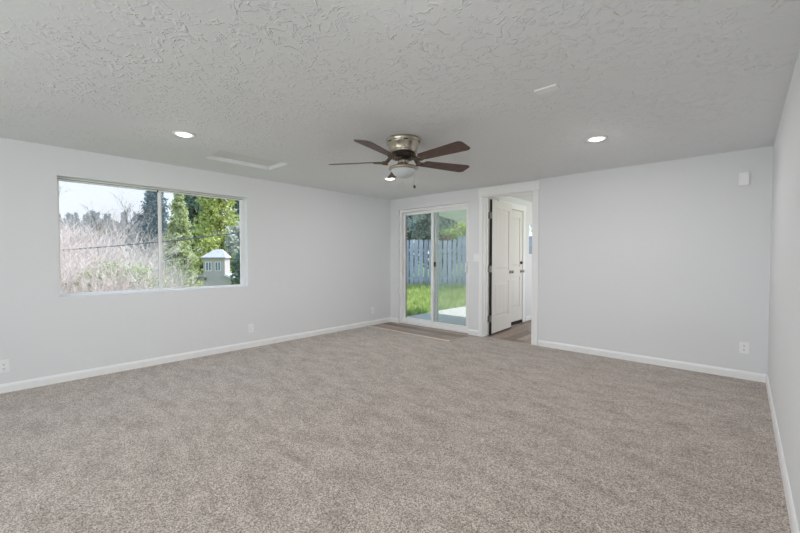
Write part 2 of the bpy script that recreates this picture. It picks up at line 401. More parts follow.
# hall shell
HD0, HD1, HDZ = 5.80, 6.69, 2.06         # closed door in the hall's left wall
HW0, HW1 = 6.965, 8.10
struct(wall_with_holes('wall_hall_left', 0, HX0 - 0.14, HX0, D + WT, HY1, -0.1, HC + 0.2, [(HD0, HD1, -0.1, HDZ), (HW0, HW1, 1.25, 1.86)], M['wall']), 'hall wall holding the closed patio door', 'wall')
struct(wall_with_holes('wall_hall_right', 0, HX1, HX1 + 0.14, D + WT, HY1, -0.1, HC + 0.2, [(6.2, 8.0, 0.6, 2.05)], M['wall']), 'hall wall on the right beyond the doorway', 'wall')  # hole added for the hall fill light
struct(bxo('wall_hall_end', HX0 - 0.14, HX1 + 0.14, HY1, HY1 + 0.14, -0.1, HC + 0.2, M['wall']), 'hall end wall', 'wall')
struct(bxo('ceiling_hall', HX0 - 0.14, HX1 + 0.14, D + WT, HY1 + 0.14, HC, HC + 0.1, M['ceil']), 'hall ceiling seen through the doorway', 'ceiling')

# baseboards
def baseboard(name, p, q, n, label, parent=None, h=0.082):
    # runs p->q along the floor, thickness towards n
    p, q, n = Vector(p), Vector(q), Vector(n); prof = [(0.0, 0.0), (0.013, 0.0), (0.013, h - 0.022), (0.009, h - 0.010), (0.004, h), (0.0, h)]
    bm = bmesh.new(); A = [bm.verts.new(p + n * a + Vector((0, 0, z))) for a, z in prof]; B = [bm.verts.new(q + n * a + Vector((0, 0, z))) for a, z in prof]
    for i in range(len(prof)): j = (i + 1) % len(prof); bm.faces.new((A[i], A[j], B[j], B[i]))
    bm.faces.new(A); bm.faces.new(B); bmesh.ops.recalc_face_normals(bm, faces=bm.faces)
    return struct(link(name, bm, M['trim']), label, 'baseboard')
baseboard('baseboard_left', (0, REAR, 0), (0, D, 0), (1, 0, 0), 'white baseboard along the window wall')
baseboard('baseboard_back', (2.815, D, 0), (W, D, 0), (0, -1, 0), 'white baseboard right of the doorway')
baseboard('baseboard_corner', (0, D, 0), (SX0 - 0.002, D, 0), (0, -1, 0), 'short white baseboard left of the sliding door')
baseboard('baseboard_slider', (SX1 + 0.002, D, 0), (1.888, D, 0), (0, -1, 0), 'short white baseboard between sliding door and doorway')
baseboard('baseboard_right', (W, REAR, 0), (W, D, 0), (-1, 0, 0), 'white baseboard along the right wall')
baseboard('baseboard_hall', (HX0, 6.835, 0), (HX0, HY1, 0), (1, 0, 0), 'white baseboard in the hall beyond the doors')

def fr(bm, x0, x1, z0, z1, wl, wr, wb, wt, y0, y1, bev=0.003, swap=False):
    for a in ((x0, x0 + wl, z0, z1), (x1 - wr, x1, z0, z1), (x0 + wl, x1 - wr, z0, z0 + wb), (x0 + wl, x1 - wr, z1 - wt, z1)):
        if swap: box(bm, y0, y1, a[0], a[1], a[2], a[3], bev)
        else: box(bm, a[0], a[1], y0, y1, a[2], a[3], bev)
# ------------------------------------------------------------------ window_1 (left wall)
t = struct(empty('window_1', (-0.10, (WY0 + WY1) / 2, WZ0)), 'wide two-pane sliding window in the left wall', 'window')
hw = (WY1 - WY0) / 2; hh = WZ1 - WZ0
def rect_frame(bm, y0, y1, z0, z1, wd, x0, x1, wt=None, wb=None, bev=0.002):
    wt = wt or wd; wb = wb or wd
    box(bm, x0, x1, y0, y0 + wd, z0, z1, bev); box(bm, x0, x1, y1 - wd, y1, z0, z1, bev)
    box(bm, x0, x1, y0 + wd, y1 - wd, z0, z0 + wb, bev); box(bm, x0, x1, y0 + wd, y1 - wd, z1 - wt, z1, bev)
bm = bmesh.new(); fr(bm, -hw, hw, 0, hh, 0.010, 0.022, 0.012, 0.014, -0.06, 0.0, 0.002, True); link('window_frame', bm, M['vinyl'], t)
bm = bmesh.new(); box(bm, -0.004, 0.002, -hw + 0.01, hw - 0.02, hh - 0.019, hh - 0.014); link('top_channel', bm, M['alu'], t)
mid = 1.335 - (WY0 + WY1) / 2
for nm, y0, y1, xx in (('sash', -hw + 0.010, mid + 0.02, -0.05), ('sash', mid - 0.02, hw - 0.022, -0.026)):
    bm = bmesh.new(); fr(bm, y0, y1, 0.012, hh - 0.019, 0.012 if xx < -0.04 else 0.026, 0.026, 0.013, 0.013, xx, xx + 0.022, 0.002, True)
    s = link(nm, bm, M['vinyl'], t)
    bm = bmesh.new(); box(bm, xx + 0.009, xx + 0.013, y0 + 0.01, y1 - 0.02, 0.022, hh - 0.028); link('pane', bm, M['glass'], s)
bm = bmesh.new(); box(bm, -0.004, 0.004, mid - 0.03, mid - 0.018, hh - 0.045, hh - 0.02, 0.002); link('latch', bm, M['black'], t)
bm = bmesh.new(); box(bm, -0.028, -0.022, mid - 0.0215, mid - 0.0165, 0.03, hh - 0.04); link('weather_seal', bm, M['alu'], t)

# ------------------------------------------------------------------ door_2: sliding glass door
t = struct(empty('door_2', ((SX0 + SX1) / 2, D + 0.06, 0)), 'white framed sliding glass door to the patio', 'door')
hwx = (SX1 - SX0) / 2
bm = bmesh.new(); fr(bm, -hwx, hwx, 0, SZ, 0.045, 0.045, 0.035, 0.045, -0.02, 0.09); link('door_frame', bm, M['vinyl'], t)
# outer, fixed leaf on the left; inner leaf on the right
for nm, x0, x1, y0, wl, wr, gm in (('fixed_panel', -hwx + 0.045, 0.03, 0.045, 0.035, 0.05, 'glass2'), ('sliding_panel', -0.045, hwx - 0.045, 0.0, 0.06, 0.045, 'glass3')):
    bm = bmesh.new(); fr(bm, x0, x1, 0.036, SZ - 0.046, wl, wr, 0.07, 0.05, y0, y0 + 0.035); p = link(nm, bm, M['vinyl'], t)
    for dy in (0.008, 0.022):
        bm = bmesh.new(); box(bm, x0 + wl - 0.005, x1 - wr + 0.005, y0 + dy, y0 + dy + 0.004, 0.10, SZ - 0.09); link('pane', bm, M[gm], p)
    if nm == 'sliding_panel':
        bm = bmesh.new(); hx = x1 - 0.022
        box(bm, hx - 0.014, hx + 0.014, -0.012, 0.0, 0.955, 1.155, 0.004)
        tube(bm, [(hx, -0.008, 0.975), (hx, -0.045, 0.99), (hx, -0.05, 1.055), (hx, -0.045, 1.12), (hx, -0.008, 1.135)], 0.008)
        link('handle', bm, M['white_plastic'], p)
# insect screen stiles seen behind the glass, with dark track seal and latch
bm = bmesh.new(); fr(bm, -hwx + 0.046, 0.06, 0.036, SZ - 0.046, 0.03, 0.05, 0.03, 0.03, 0.083, 0.089); s = link('screen_frame', bm, M['siding'], t)
bm = bmesh.new(); box(bm, -hwx + 0.084, -hwx + 0.110, 0.04, 0.046, 0.10, SZ - 0.09); link('seal', bm, M['alu'], t)
bm = bmesh.new(); box(bm, 0.016, 0.034, 0.004, 0.043, 1.05, 1.13, 0.003); link('latch', bm, M['black'], t)
bm = bmesh.new(); box(bm, 0.0155, 0.020, -0.0015, 0.0015, 0.10, SZ - 0.09); link('glazing_bead', bm, M['alu'], t)

# ------------------------------------------------------------------ doors of the hall
def door_leaf(bm, Wd, Hd, T, groove=True):
    """two-panel moulded leaf: x along the width, y through the thickness (0..T), z up; panels sunk on both faces"""
    x = [0, 0.11, Wd - 0.11, Wd]; z = [0, 0.24, 0.80, 0.98, Hd - 0.13, Hd]
    for i in range(3):
        for j in range(5):
            if i == 1 and j in (1, 3): continue
            box(bm, x[i], x[i + 1], 0, T, z[j], z[j + 1])
    for j in (1, 3):
        x0, x1, z0, z1 = x[1], x[2], z[j], z[j + 1]
        box(bm, x0, x1, 0.012, T - 0.012, z0, z1)
        # raised field with sloping edges on each face
        for ys, yo in ((0.012, 0.003), (T - 0.012, T - 0.003)):
            i0, i1 = 0.018, 0.05
            a = [bm.verts.new((px, ys, pz)) for px, pz in ((x0 + i0, z0 + i0), (x1 - i0, z0 + i0), (x1 - i0, z1 - i0), (x0 + i0, z1 - i0))]
            b = [bm.verts.new((px, yo, pz)) for px, pz in ((x0 + i1, z0 + i1), (x1 - i1, z0 + i1), (x1 - i1, z1 - i1), (x0 + i1, z1 - i1))]
            bm.faces.new(b)
            for q in range(4): bm.faces.new((a[q], a[(q + 1) % 4], b[(q + 1) % 4], b[q]))
            # plank groove lines of the moulded panel
            nb = 3
            if groove:
                for g in range(1, nb):
                    gx = x0 + i1 + (x1 - x0 - 2 * i1) * g / nb
                    s = -1 if yo < T / 2 else 1
                    box(bm, gx - 0.004, gx + 0.004, yo - 0.0012, yo + 0.0012, z0 + i1, z1 - i1)
    bmesh.ops.recalc_face_normals(bm, faces=bm.faces)
def knob_bm(bm, base, d):
    mtx = Matrix.Translation(base) @ Vector(d).to_track_quat('Z', 'Y').to_matrix().to_4x4()
    lathe(bm, [(0, 0), (0.031, 0), (0.031, 0.006), (0.026, 0.010), (0.012, 0.012), (0.011, 0.030), (0.020, 0.036), (0.027, 0.046), (0.028, 0.056), (0.022, 0.066), (0.010, 0.070), (0, 0.0705)], 24, mtx)

# door_1: open leaf, jambs and casing of the doorway
t = struct(empty('door_1', ((DX0 + DX1) / 2, D, 0)), 'white panelled door standing open into the hall', 'door')
ox = (DX0 + DX1) / 2; LX = DX0 - ox; RX = DX1 - ox
bm = bmesh.new()
box(bm, LX - 0.001, LX + 0.008, -0.001, WT + 0.002, 0, DZ); box(bm, RX - 0.008, RX + 0.001, -0.001, WT + 0.002, 0, DZ); box(bm, LX, RX, -0.001, WT + 0.002, DZ - 0.008, DZ + 0.001)
box(bm, LX + 0.008, LX + 0.019, 0.075, 0.11, 0, DZ - 0.01); box(bm, RX - 0.019, RX - 0.008, 0.075, 0.11, 0, DZ - 0.01)
link('jamb', bm, M['trim'], t)
for nm, x0, x1 in (('casing', 1.890 - ox, DX0 - 0.004 - ox), ('casing', DX1 + 0.004 - ox, 2.806 - ox)):
    bm = bmesh.new(); box(bm, x0, x1, -0.017, 0, 0, DZ + 0.004, 0.002); link(nm, bm, M['trim'], t)
bm = bmesh.new(); box(bm, 1.876 - ox, 2.820 - ox, -0.024, 0, DZ + 0.005, 2.255, 0.003); link('header_casing', bm, M['trim'], t)
OPEN = R(93.2)
LEAF_W, LEAF_H, LEAF_T = 0.748, 2.085, 0.036
lf = empty('leaf_pivot'); bpy.data.objects.remove(lf)
bm = bmesh.new(); door_leaf(bm, LEAF_W, LEAF_H, LEAF_T)
leaf = link('door_leaf', bm, M['door'], t)
leaf.location = (LX + 0.052, WT + 0.012, 0.022); leaf.rotation_euler = (0, 0, OPEN)   # y of the leaf then points to -X
# with the pivot at the room-facing corner, face y=0 looks to +X
bm = bmesh.new(); knob_bm(bm, (LEAF_W - 0.066, 0, 0.945), (0, -1, 0)); knob_bm(bm, (LEAF_W - 0.066, LEAF_T, 0.945), (0, 1, 0)); link('knob', bm, M['nickel'], leaf, True)['label'] = 'satin metal door knob'
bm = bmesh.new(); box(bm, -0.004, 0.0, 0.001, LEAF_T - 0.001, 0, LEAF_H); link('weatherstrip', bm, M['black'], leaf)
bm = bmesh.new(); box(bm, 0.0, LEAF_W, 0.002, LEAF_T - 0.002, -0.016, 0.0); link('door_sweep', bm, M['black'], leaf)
for hz in (0.255, 1.03, 1.86):
    bm = bmesh.new()
    bx_ = LX + 0.012
    tube(bm, [(LX + 0.030, WT - 0.006, hz - 0.05), (LX + 0.030, WT - 0.006, hz + 0.05)], 0.0085, 10)
    box(bm, LX + 0.008, LX + 0.011, WT - 0.042, WT - 0.004, hz - 0.05, hz + 0.05); box(bm, LX + 0.011, LX + 0.030, WT - 0.009, WT - 0.006, hz - 0.05, hz + 0.05)
    box(bm, LX + 0.030, LX + 0.048, WT - 0.003, WT + 0.006, hz - 0.05, hz + 0.05)
    link('hinge', bm, M['nickel'], t)['label'] = 'satin metal hinge'

# door_3: closed patio door in the hall
t = struct(empty('door_3', (HX0, (HD0 + HD1) / 2, 0)), 'closed white exterior door in the hall behind the open one', 'door')
yc = (HD0 + HD1) / 2
bm = bmesh.new(); door_leaf(bm, HD1 - HD0 - 0.012, HDZ - 0.062, 0.042); leaf = link('door_leaf', bm, M['door'], t)
leaf.location = (-0.002, HD0 + 0.006 - yc, 0.055); leaf.rotation_euler = (0, 0, R(90))
LW = HD1 - HD0 - 0.012
bm = bmesh.new(); knob_bm(bm, (LW - 0.065, 0, 0.90), (0, -1, 0)); link('knob', bm, M['nickel'], leaf, True)['label'] = 'satin metal door knob'
bm = bmesh.new(); mtx = Matrix.Translation((LW - 0.065, 0, 1.055)) @ Vector((0, -1, 0)).to_track_quat('Z', 'Y').to_matrix().to_4x4()
lathe(bm, [(0, 0), (0.031, 0), (0.031, 0.008), (0.026, 0.014), (0, 0.014)], 24, mtx); box(bm, LW - 0.071, LW - 0.059, -0.034, -0.012, 1.035, 1.075, 0.003)
link('deadbolt', bm, M['darkmetal'], leaf)['label'] = 'dark metal deadbolt turn'
bm = bmesh.new(); box(bm, -0.13, 0.004, HD0 - yc, HD1 - yc, 0, 0.052); link('threshold', bm, M['black'], t)
bm = bmesh.new()
for y0, y1 in ((HD0 - 0.075, HD0 + 0.012), (HD1 - 0.012, HD1 + 0.085)): box(bm, 0.0, 0.016, y0 - yc, y1 - yc, 0, HDZ + 0.0, 0.002)
link('casing', bm, M['trim'], t)
bm = bmesh.new(); box(bm, 0, 0.022, HD0 - 0.09 - yc, HD1 + 0.10 - yc, HDZ, HDZ + 0.105, 0.002); link('header_casing', bm, M['trim'], t)

# hall window
t = struct(empty('window_3', (HX0 - 0.07, (HW0 + HW1) / 2, 1.25)), 'small hall window at the edge of the doorway', 'window')
bm = bmesh.new(); h3 = (HW1 - HW0) / 2; rect_frame(bm, -h3, h3, 0, 0.61, 0.022, -0.03, 0.03); f = link('window_frame', bm, M['vinyl'], t)
bm = bmesh.new(); box(bm, -0.003, 0.003, -h3 + 0.025, h3 - 0.025, 0.025, 0.585); link('pane', bm, M['glass'], f)
t = struct(empty('fill_window_hall', (HX1 + 0.07, 7.1, 0.6)), 'added unseen hall window on the right for the hall fill light', 'window')  # added window, never in view, frames the hall fill light
bm = bmesh.new(); rect_frame(bm, -0.9, 0.9, 0, 1.45, 0.04, -0.03, 0.03); f = link('window_frame', bm, M['vinyl'], t)
bm = bmesh.new(); box(bm, -0.003, 0.003, -0.87, 0.87, 0.035, 1.415); link('pane', bm, M['glass'], f)

# ------------------------------------------------------------------ recessed lights
def downlight(x, y, label):
    t = empty('recessed_light', (x, y, HC)); tag(t, label, 'ceiling light', 'recessed lights in the ceiling')
    bm = bmesh.new(); lathe(bm, [(0.060, -0.001), (0.060, -0.006), (0.074, -0.008), (0.086, -0.005), (0.088, 0.0), (0.060, 0.0)], 40); link('trim_ring', bm, M['white_plastic'], t, True)
    bm = bmesh.new(); lathe(bm, [(0, -0.019), (0.018, -0.0183), (0.036, -0.0155), (0.050, -0.010), (0.058, -0.003), (0.058, -0.001), (0, -0.001)], 40); link('lens', bm, M['lamp'], t)
for x, y, l in ((1.30, 1.145, 'round lit recessed ceiling light nearest the left window'),
                (3.885, 3.685, 'round lit recessed ceiling light above the wall right of the doorway'),
                (1.335, 3.66, 'round lit recessed ceiling light half hidden behind the fan'),
                (3.93, 1.07, 'round lit recessed ceiling light at the top edge of the view')):
    downlight(x, y, l)

# ceiling cover plate
t = tag(empty('ceiling_cover_plate', (3.942, 2.385, HC)), 'small white rectangular plate on the ceiling right of the fan', 'cover plate')
bm = bmesh.new(); box(bm, -0.07, 0.07, -0.034, 0.034, -0.010, 0.0, 0.003); link('plate', bm, M['white_plastic'], t)
for sx_ in (-0.045, 0.045):
    bm = bmesh.new(); lathe(bm, [(0, -0.0115), (0.004, -0.011), (0.004, -0.009), (0, -0.009)], 12, Matrix.Translation((sx_, 0, 0))); link('screw', bm, M['white_plastic'], t)

# ------------------------------------------------------------------ ceiling fan
FC = CAM + FWD * 3.40 + RGT * 0.03; FX, FY = FC.x, FC.y
t = tag(empty('ceiling_fan', (FX, FY, HC)), 'five-blade ceiling fan with brown blades, brass housing and glass bowl', 'ceiling fan')
bm = bmesh.new(); lathe(bm, [(0, 0), (0.146, 0), (0.152, -0.006), (0.153, -0.022), (0.147, -0.028), (0.149, -0.034), (0.149, -0.046), (0.142, -0.054), (0.134, -0.072), (0.126, -0.092), (0.122, -0.112), (0.124, -0.120), (0.118, -0.128), (0, -0.128)], 64); hs = link('motor_housing', bm, M['brass'], t, True)
for q in range(6):
    bm = bmesh.new(); box(bm, 0.1475, 0.1515, -0.02, 0.02, -0.045, -0.036)
    o = link('vent_slot', bm, M['fanhole'], hs); o.rotation_euler = (0, 0, 2 * PI * q / 6 + 0.35)
bm = bmesh.new(); lathe(bm, [(0, -0.126), (0.108, -0.126), (0.112, -0.135), (0.106, -0.150), (0.112, -0.158), (0.100, -0.176), (0.06, -0.184), (0, -0.184)], 64); link('rotor', bm, M['fanhole'], t, True)
bm = bmesh.new(); lathe(bm, [(0, -0.182), (0.044, -0.182), (0.048, -0.19), (0.044, -0.205), (0.046, -0.225), (0.058, -0.240), (0, -0.24)], 40); link('switch_housing', bm, M['brass'], t, True)
bm = bmesh.new(); lathe(bm, [(0, -0.236), (0.060, -0.238), (0.105, -0.246), (0.129, -0.252), (0.134, -0.262), (0.129, -0.272), (0.114, -0.277), (0, -0.272)], 56); link('light_fitter', bm, M['brass'], t, True)
bm = bmesh.new(); lathe(bm, [(0.110, -0.270), (0.108, -0.280), (0.100, -0.298), (0.086, -0.316), (0.066, -0.332), (0.042, -0.343), (0.018, -0.348), (0, -0.349)], 56); link('glass_bowl', bm, M['opal'], t, True)
BZ = -0.198; BR0, BR1 = 0.205, 0.69
def blade_outline():
    pts = []
    w0, w1 = 0.054, 0.077; L = BR1
    pts += [(BR0, -w0 * 0.72), (BR0 + 0.02, -w0), (L - 0.06, -w1)]
    for q in range(7):
        a = -PI / 2 + q * (PI / 2) / 6; pts.append((L - 0.045 + 0.045 * math.cos(a) * 1.0, -w1 + 0.032 + 0.032 * math.sin(a)))
    for q in range(7):
        a = q * (PI / 2) / 6; pts.append((L - 0.045 + 0.045 * math.cos(a), w1 - 0.032 + 0.032 * math.sin(a)))
    pts += [(L - 0.06, w1), (BR0 + 0.02, w0), (BR0, w0 * 0.72)]
    out_ = []
    for p_ in pts:
        if not out_ or (Vector(p_) - Vector(out_[-1])).length > 1e-4: out_.append(p_)
    return out_
PH = 68.5
for q in range(5):
    ang = R(PH + 72 * q)
    bm = bmesh.new(); pit = Matrix.Rotation(R(-12), 4, 'X'); prism(bm, blade_outline(), -0.003, 0.003, pit)
    bl = link('blade', bm, M['blade'], t); bl.location = (0, 0, BZ); bl.rotation_euler = (0, 0, ang)
    bm = bmesh.new()
    # scrolled iron: an S-curved arm that drops from the rotor, two curls and a clamp plate
    for s in (-1, 1):
        tube(bm, [(0.085, s * 0.012, 0.045), (0.115, s * 0.020, 0.040), (0.14, s * 0.028, 0.012), (0.165, s * 0.034, -0.012), (0.19, s * 0.034, -0.012), (0.215, s * 0.030, -0.010 - s * 0.006), (0.25, s * 0.022, -0.008 - s * 0.004)], [0.009, 0.008, 0.007, 0.0065, 0.006, 0.006, 0.005], 8)
        cl = [(0.165 + 0.018 * math.cos(a_) * (1 - a_ / 9), s * (0.050 + 0.018 * math.sin(a_) * (1 - a_ / 9)), -0.010) for a_ in np.linspace(0, 5.2, 12)]
        tube(bm, cl, 0.004, 6)
    tube(bm, [(0.085, 0, 0.045), (0.13, 0, 0.018), (0.16, 0, -0.008), (0.20, 0, -0.011), (0.275, 0, -0.008)], [0.011, 0.010, 0.009, 0.007, 0.005], 8)
    prism(bm, [(0.205, -0.03), (0.235, -0.036), (0.27, -0.012), (0.285, 0), (0.27, 0.012), (0.235, 0.036), (0.205, 0.03)], -0.0065, -0.003, pit)
    link('blade_iron', bm, M['iron'], bl, True)
ch = RGT * 0.098
bm = bmesh.new(); tube(bm, [(ch.x, ch.y, -0.262), (ch.x * 1.03, ch.y * 1.03, -0.35), (ch.x * 1.03, ch.y * 1.03, -0.418)], 0.0009, 5); pc = link('pull_chain', bm, M['nickel'], t)
bm = bmesh.new(); bmesh.ops.create_uvsphere(bm, u_segments=16, v_segments=10, radius=0.0115, matrix=Matrix.Translation((ch.x * 1.03, ch.y * 1.03, -0.426)) @ Matrix.Diagonal((1, 1, 1.25, 1))); link('chain_ball', bm, M['darkmetal'], pc, True)

# ------------------------------------------------------------------ outlets, switch, wall plate  (local: x right, y out of the wall = -y, z up)
def place_plate(t, wall, a, z):
    if wall == 'left': t.location = (0, a, z); t.rotation_euler = (0, 0, R(90))
    else: t.location = (a, D, z)
def plate_bm(wd, ht, th=0.006):
    bm = bmesh.new(); box(bm, -wd / 2, wd / 2, -th, 0, -ht / 2, ht / 2, 0.0022); return bm
def duplex(wall, a, z, label):
    t = empty('outlet'); place_plate(t, wall, a, z); tag(t, label, 'outlet', 'wall outlets')
    link('cover_plate', plate_bm(0.074, 0.116), M['white_plastic'], t)
    for s in (-1, 1):
        bm = bmesh.new(); pl = [(0.017 * math.cos(q * PI / 10), max(-0.0135, min(0.0135, 0.017 * math.sin(q * PI / 10)))) for q in range(20)]
        prism(bm, pl, 0, 0.008, Matrix.Translation((0, 0, s * 0.0195)) @ Matrix.Rotation(R(90), 4, 'X')); rc = link('receptacle', bm, M['white_plastic'], t)
        z0 = s * 0.0195
        for b_ in ((-0.0078, -0.0052, z0 - 0.001, z0 + 0.009), (0.0052, 0.0078, z0 - 0.0005, z0 + 0.0085), (-0.0028, 0.0028, z0 - 0.0105, z0 - 0.005)):
            bm = bmesh.new(); box(bm, b_[0], b_[1], -0.0088, -0.0078, b_[2], b_[3]); link('slot', bm, M['slot'], rc)
def decora(wall, a, z, label, narrow=False):
    t = empty('outlet'); place_plate(t, wall, a, z); tag(t, label, 'outlet', 'wall outlets')
    link('cover_plate', plate_bm(0.074, 0.118), M['white_plastic'], t)
    bm = bmesh.new(); box(bm, -0.0165, 0.0165, -0.009, -0.005, -0.0335, 0.0335, 0.0012); rc = link('receptacle', bm, M['white_plastic'], t)
    for s in (-1, 1):
        z0 = s * 0.017
        for b_ in ((-0.0075, -0.0052), (0.0052, 0.0075)):
            bm = bmesh.new(); box(bm, b_[0], b_[1], -0.0097, -0.0088, z0 - 0.001, z0 + 0.008); link('slot', bm, M['slot'], rc)
duplex('left', 0.062, 0.236, 'white duplex outlet low on the window wall at the left edge')
decora('left', 2.345, 0.258, 'white outlet low on the window wall below the window\'s right end')
decora('left', 4.585, 0.262, 'white outlet low on the window wall near the far corner')
duplex('back', 4.893, 0.314, 'white duplex outlet low on the far wall near the right corner')
t = tag(empty('light_switch', (1.838, D, 1.208)), 'white double light switch between the sliding door and the doorway', 'switch')
link('cover_plate', plate_bm(0.100, 0.124), M['white_plastic'], t)
for s in (-1, 1):
    bm = bmesh.new(); box(bm, s * 0.0225 - 0.0165, s * 0.0225 + 0.0165, -0.010, -0.005, -0.033, 0.033, 0.0015); link('rocker', bm, M['white_plastic'], t)
t = tag(empty('wall_cover_box', (4.862, D, 1.99)), 'blank white rectangular cover high on the far wall near the right corner', 'cover box')
link('cover', plate_bm(0.078, 0.125, 0.022), M['white_plastic'], t)
bm = bmesh.new(); box(bm, -0.034, 0.034, -0.002, 0.0, -0.058, 0.058); link('back_plate', bm, M['alu'], t)

# ------------------------------------------------------------------ outside: ground
def sm(x): x = np.clip(x, 0, 1); return x * x * (3 - 2 * x)
GF = np.array([FWD.x, FWD.y]); 
def ground_z(x, y):
    d = (x - CAM.x) * FWD.x + (y - CAM.y) * FWD.y
    z = -0.14 + 0.31 * sm((d - 9.5) / 3.6)
    near = sm((-x - 0.4) / 5.0) * sm((6.2 - y) / 2.5) * 5.2
    far = sm((-x - 7.0) / 10.0) * 5.4 
    return z - np.maximum(near, far * sm((40 - y) / 20.0))
n_ = 150
gx = np.concatenate([np.linspace(-220, -20, 40), np.linspace(-19, 2.0, 70), np.linspace(2.5, 20, 10)]); gy = np.concatenate([np.linspace(-60, -4, 20), np.linspace(-3, 22, 90), np.linspace(23, 160, 30)])
GX, GY = np.meshgrid(gx, gy, indexing='ij'); GZ = ground_z(GX, GY)
inside = (GX > -0.3) & (GY < D + 0.3) | (GX > 1.3); GZ = np.where(inside, -0.6, GZ)
V = np.stack([GX, GY, GZ], -1).reshape(-1, 3); ny = len(gy)
I = np.arange(len(gx) * ny).reshape(len(gx), ny)
F = np.stack([I[:-1, :-1], I[1:, :-1], I[1:, 1:], I[:-1, 1:]], -1).reshape(-1, 4)
g = np_mesh('ground', V, F, M['soil']); struct(g, 'grassy ground outside the house', 'ground'); g.data.shade_smooth()
struct(bxo('patio_slab', -0.70, HX0 - 0.14, D + WT - 0.02, 10.4, -0.5, -0.12, M['concrete']), 'concrete patio slab outside the sliding door', 'patio')
# patio roof, sloping down away from the house
t = struct(empty('patio_roof', (0.4, D + WT, 2.545)), 'low sloping patio roof over the sliding door', 'roof')
bm = bmesh.new(); Y0, Y1, x0, x1 = 0.0, 8.66 - D - WT, -0.97 - 0.4, HX0 - 0.14 - 0.4; sl_ = -0.108
def zr(y): return 0.03 + sl_ * y
vs = [bm.verts.new((x, y, zr(y) + dz)) for dz in (0, 0.09) for (x, y) in ((x0, Y0), (x1, Y0), (x1, Y1), (x0, Y1))]
for q in ((3, 2, 1, 0), (4, 5, 6, 7), (0, 1, 5, 4), (1, 2, 6, 5), (2, 3, 7, 6), (3, 0, 4, 7)): bm.faces.new([vs[i] for i in q])
link('soffit', bm, M['soffit'], t)
bm = bmesh.new(); box(bm, x0 - 0.02, x1, Y1, Y1 + 0.03, zr(Y1) - 0.03, zr(Y1) + 0.11); link('fascia', bm, M['wtrim'], t)

# grass blades (only where the doors look onto the lawn)
N = 26000
q = rng.random((N, 2)); dd = 6.2 + 7.2 * q[:, 0] ** 1.2; lat = -1.4 + 5.6 * q[:, 1]
px = CAM.x + FWD.x * dd + RGT.x * lat; py = CAM.y + FWD.y * dd + RGT.y * lat
ok = ~((px > -0.68) & (px < 1.8)) & (py > 5.4) & (px < 0.5); px, py = px[ok], py[ok]; n = len(px)
pz = ground_z(px, py) - 0.01
az = rng.random(n) * 2 * PI; hgt = 0.08 + 0.17 * rng.random(n) ** 2; wd = 0.010 + 0.010 * rng.random(n); ln = (rng.random((n, 2)) - 0.5) * 0.12
b = np.stack([px, py, pz], -1); sd = np.stack([np.cos(az) * wd, np.sin(az) * wd, 0 * az], -1); tp = np.stack([ln[:, 0], ln[:, 1], hgt], -1)
V = np.stack([b - sd, b + sd, b + tp], 1).reshape(-1, 3); F = np.arange(n * 3).reshape(-1, 3)
tag(np_mesh('lawn_grass', V, F, M['grass']), 'sunlit green grass between patio and fence', 'grass', kind='stuff')

# fence
fd = 13.0; fc = CAM + FWD * fd
t = tag(empty('picket_fence', (fc.x + RGT.x * 1.3, fc.y + RGT.y * 1.3, 0.0), math.atan2(RGT.y, RGT.x)), 'weathered grey board fence at the far side of the lawn', 'fence')
pitch = 0.165; x = -4.2; i = 0
while x < 4.6:
    top = 1.80 + random.uniform(-0.02, 0.02) + (0.12 if x > 0.62 else 0.0); wv = 0.130 + random.uniform(-0.006, 0.004)
    wx = fc.x + RGT.x * (1.3 + x); wy = fc.y + RGT.y * (1.3 + x); gz = float(ground_z(np.array(wx), np.array(wy))) + 0.03
    bm = bmesh.new(); c = 0.028
    poly = [(-wv / 2, gz), (wv / 2, gz), (wv / 2, top - c), (wv / 2 - c, top), (-wv / 2 + c, top), (-wv / 2, top - c)]
    prism(bm, poly, 0, 0.019, Matrix.Rotation(R(90), 4, 'X')); o = link('picket', bm, M['fence'], t); o.location = (x, -0.02 if i % 1 == 0 else 0, 0); o.rotation_euler = (0, random.uniform(-0.008, 0.008), 0)
    x += pitch; i += 1
for z in (0.48, 1.45):
    bm = bmesh.new(); box(bm, -4.3, 4.7, 0.0, 0.038, z - 0.045, z + 0.045); link('rail', bm, M['fence'], t)
for xx in (-3.6, -1.2, 1.2, 3.6):
    bm = bmesh.new(); box(bm, xx - 0.045, xx + 0.045, 0.038, 0.128, -0.6, 1.72); link('post', bm, M['fence'], t)

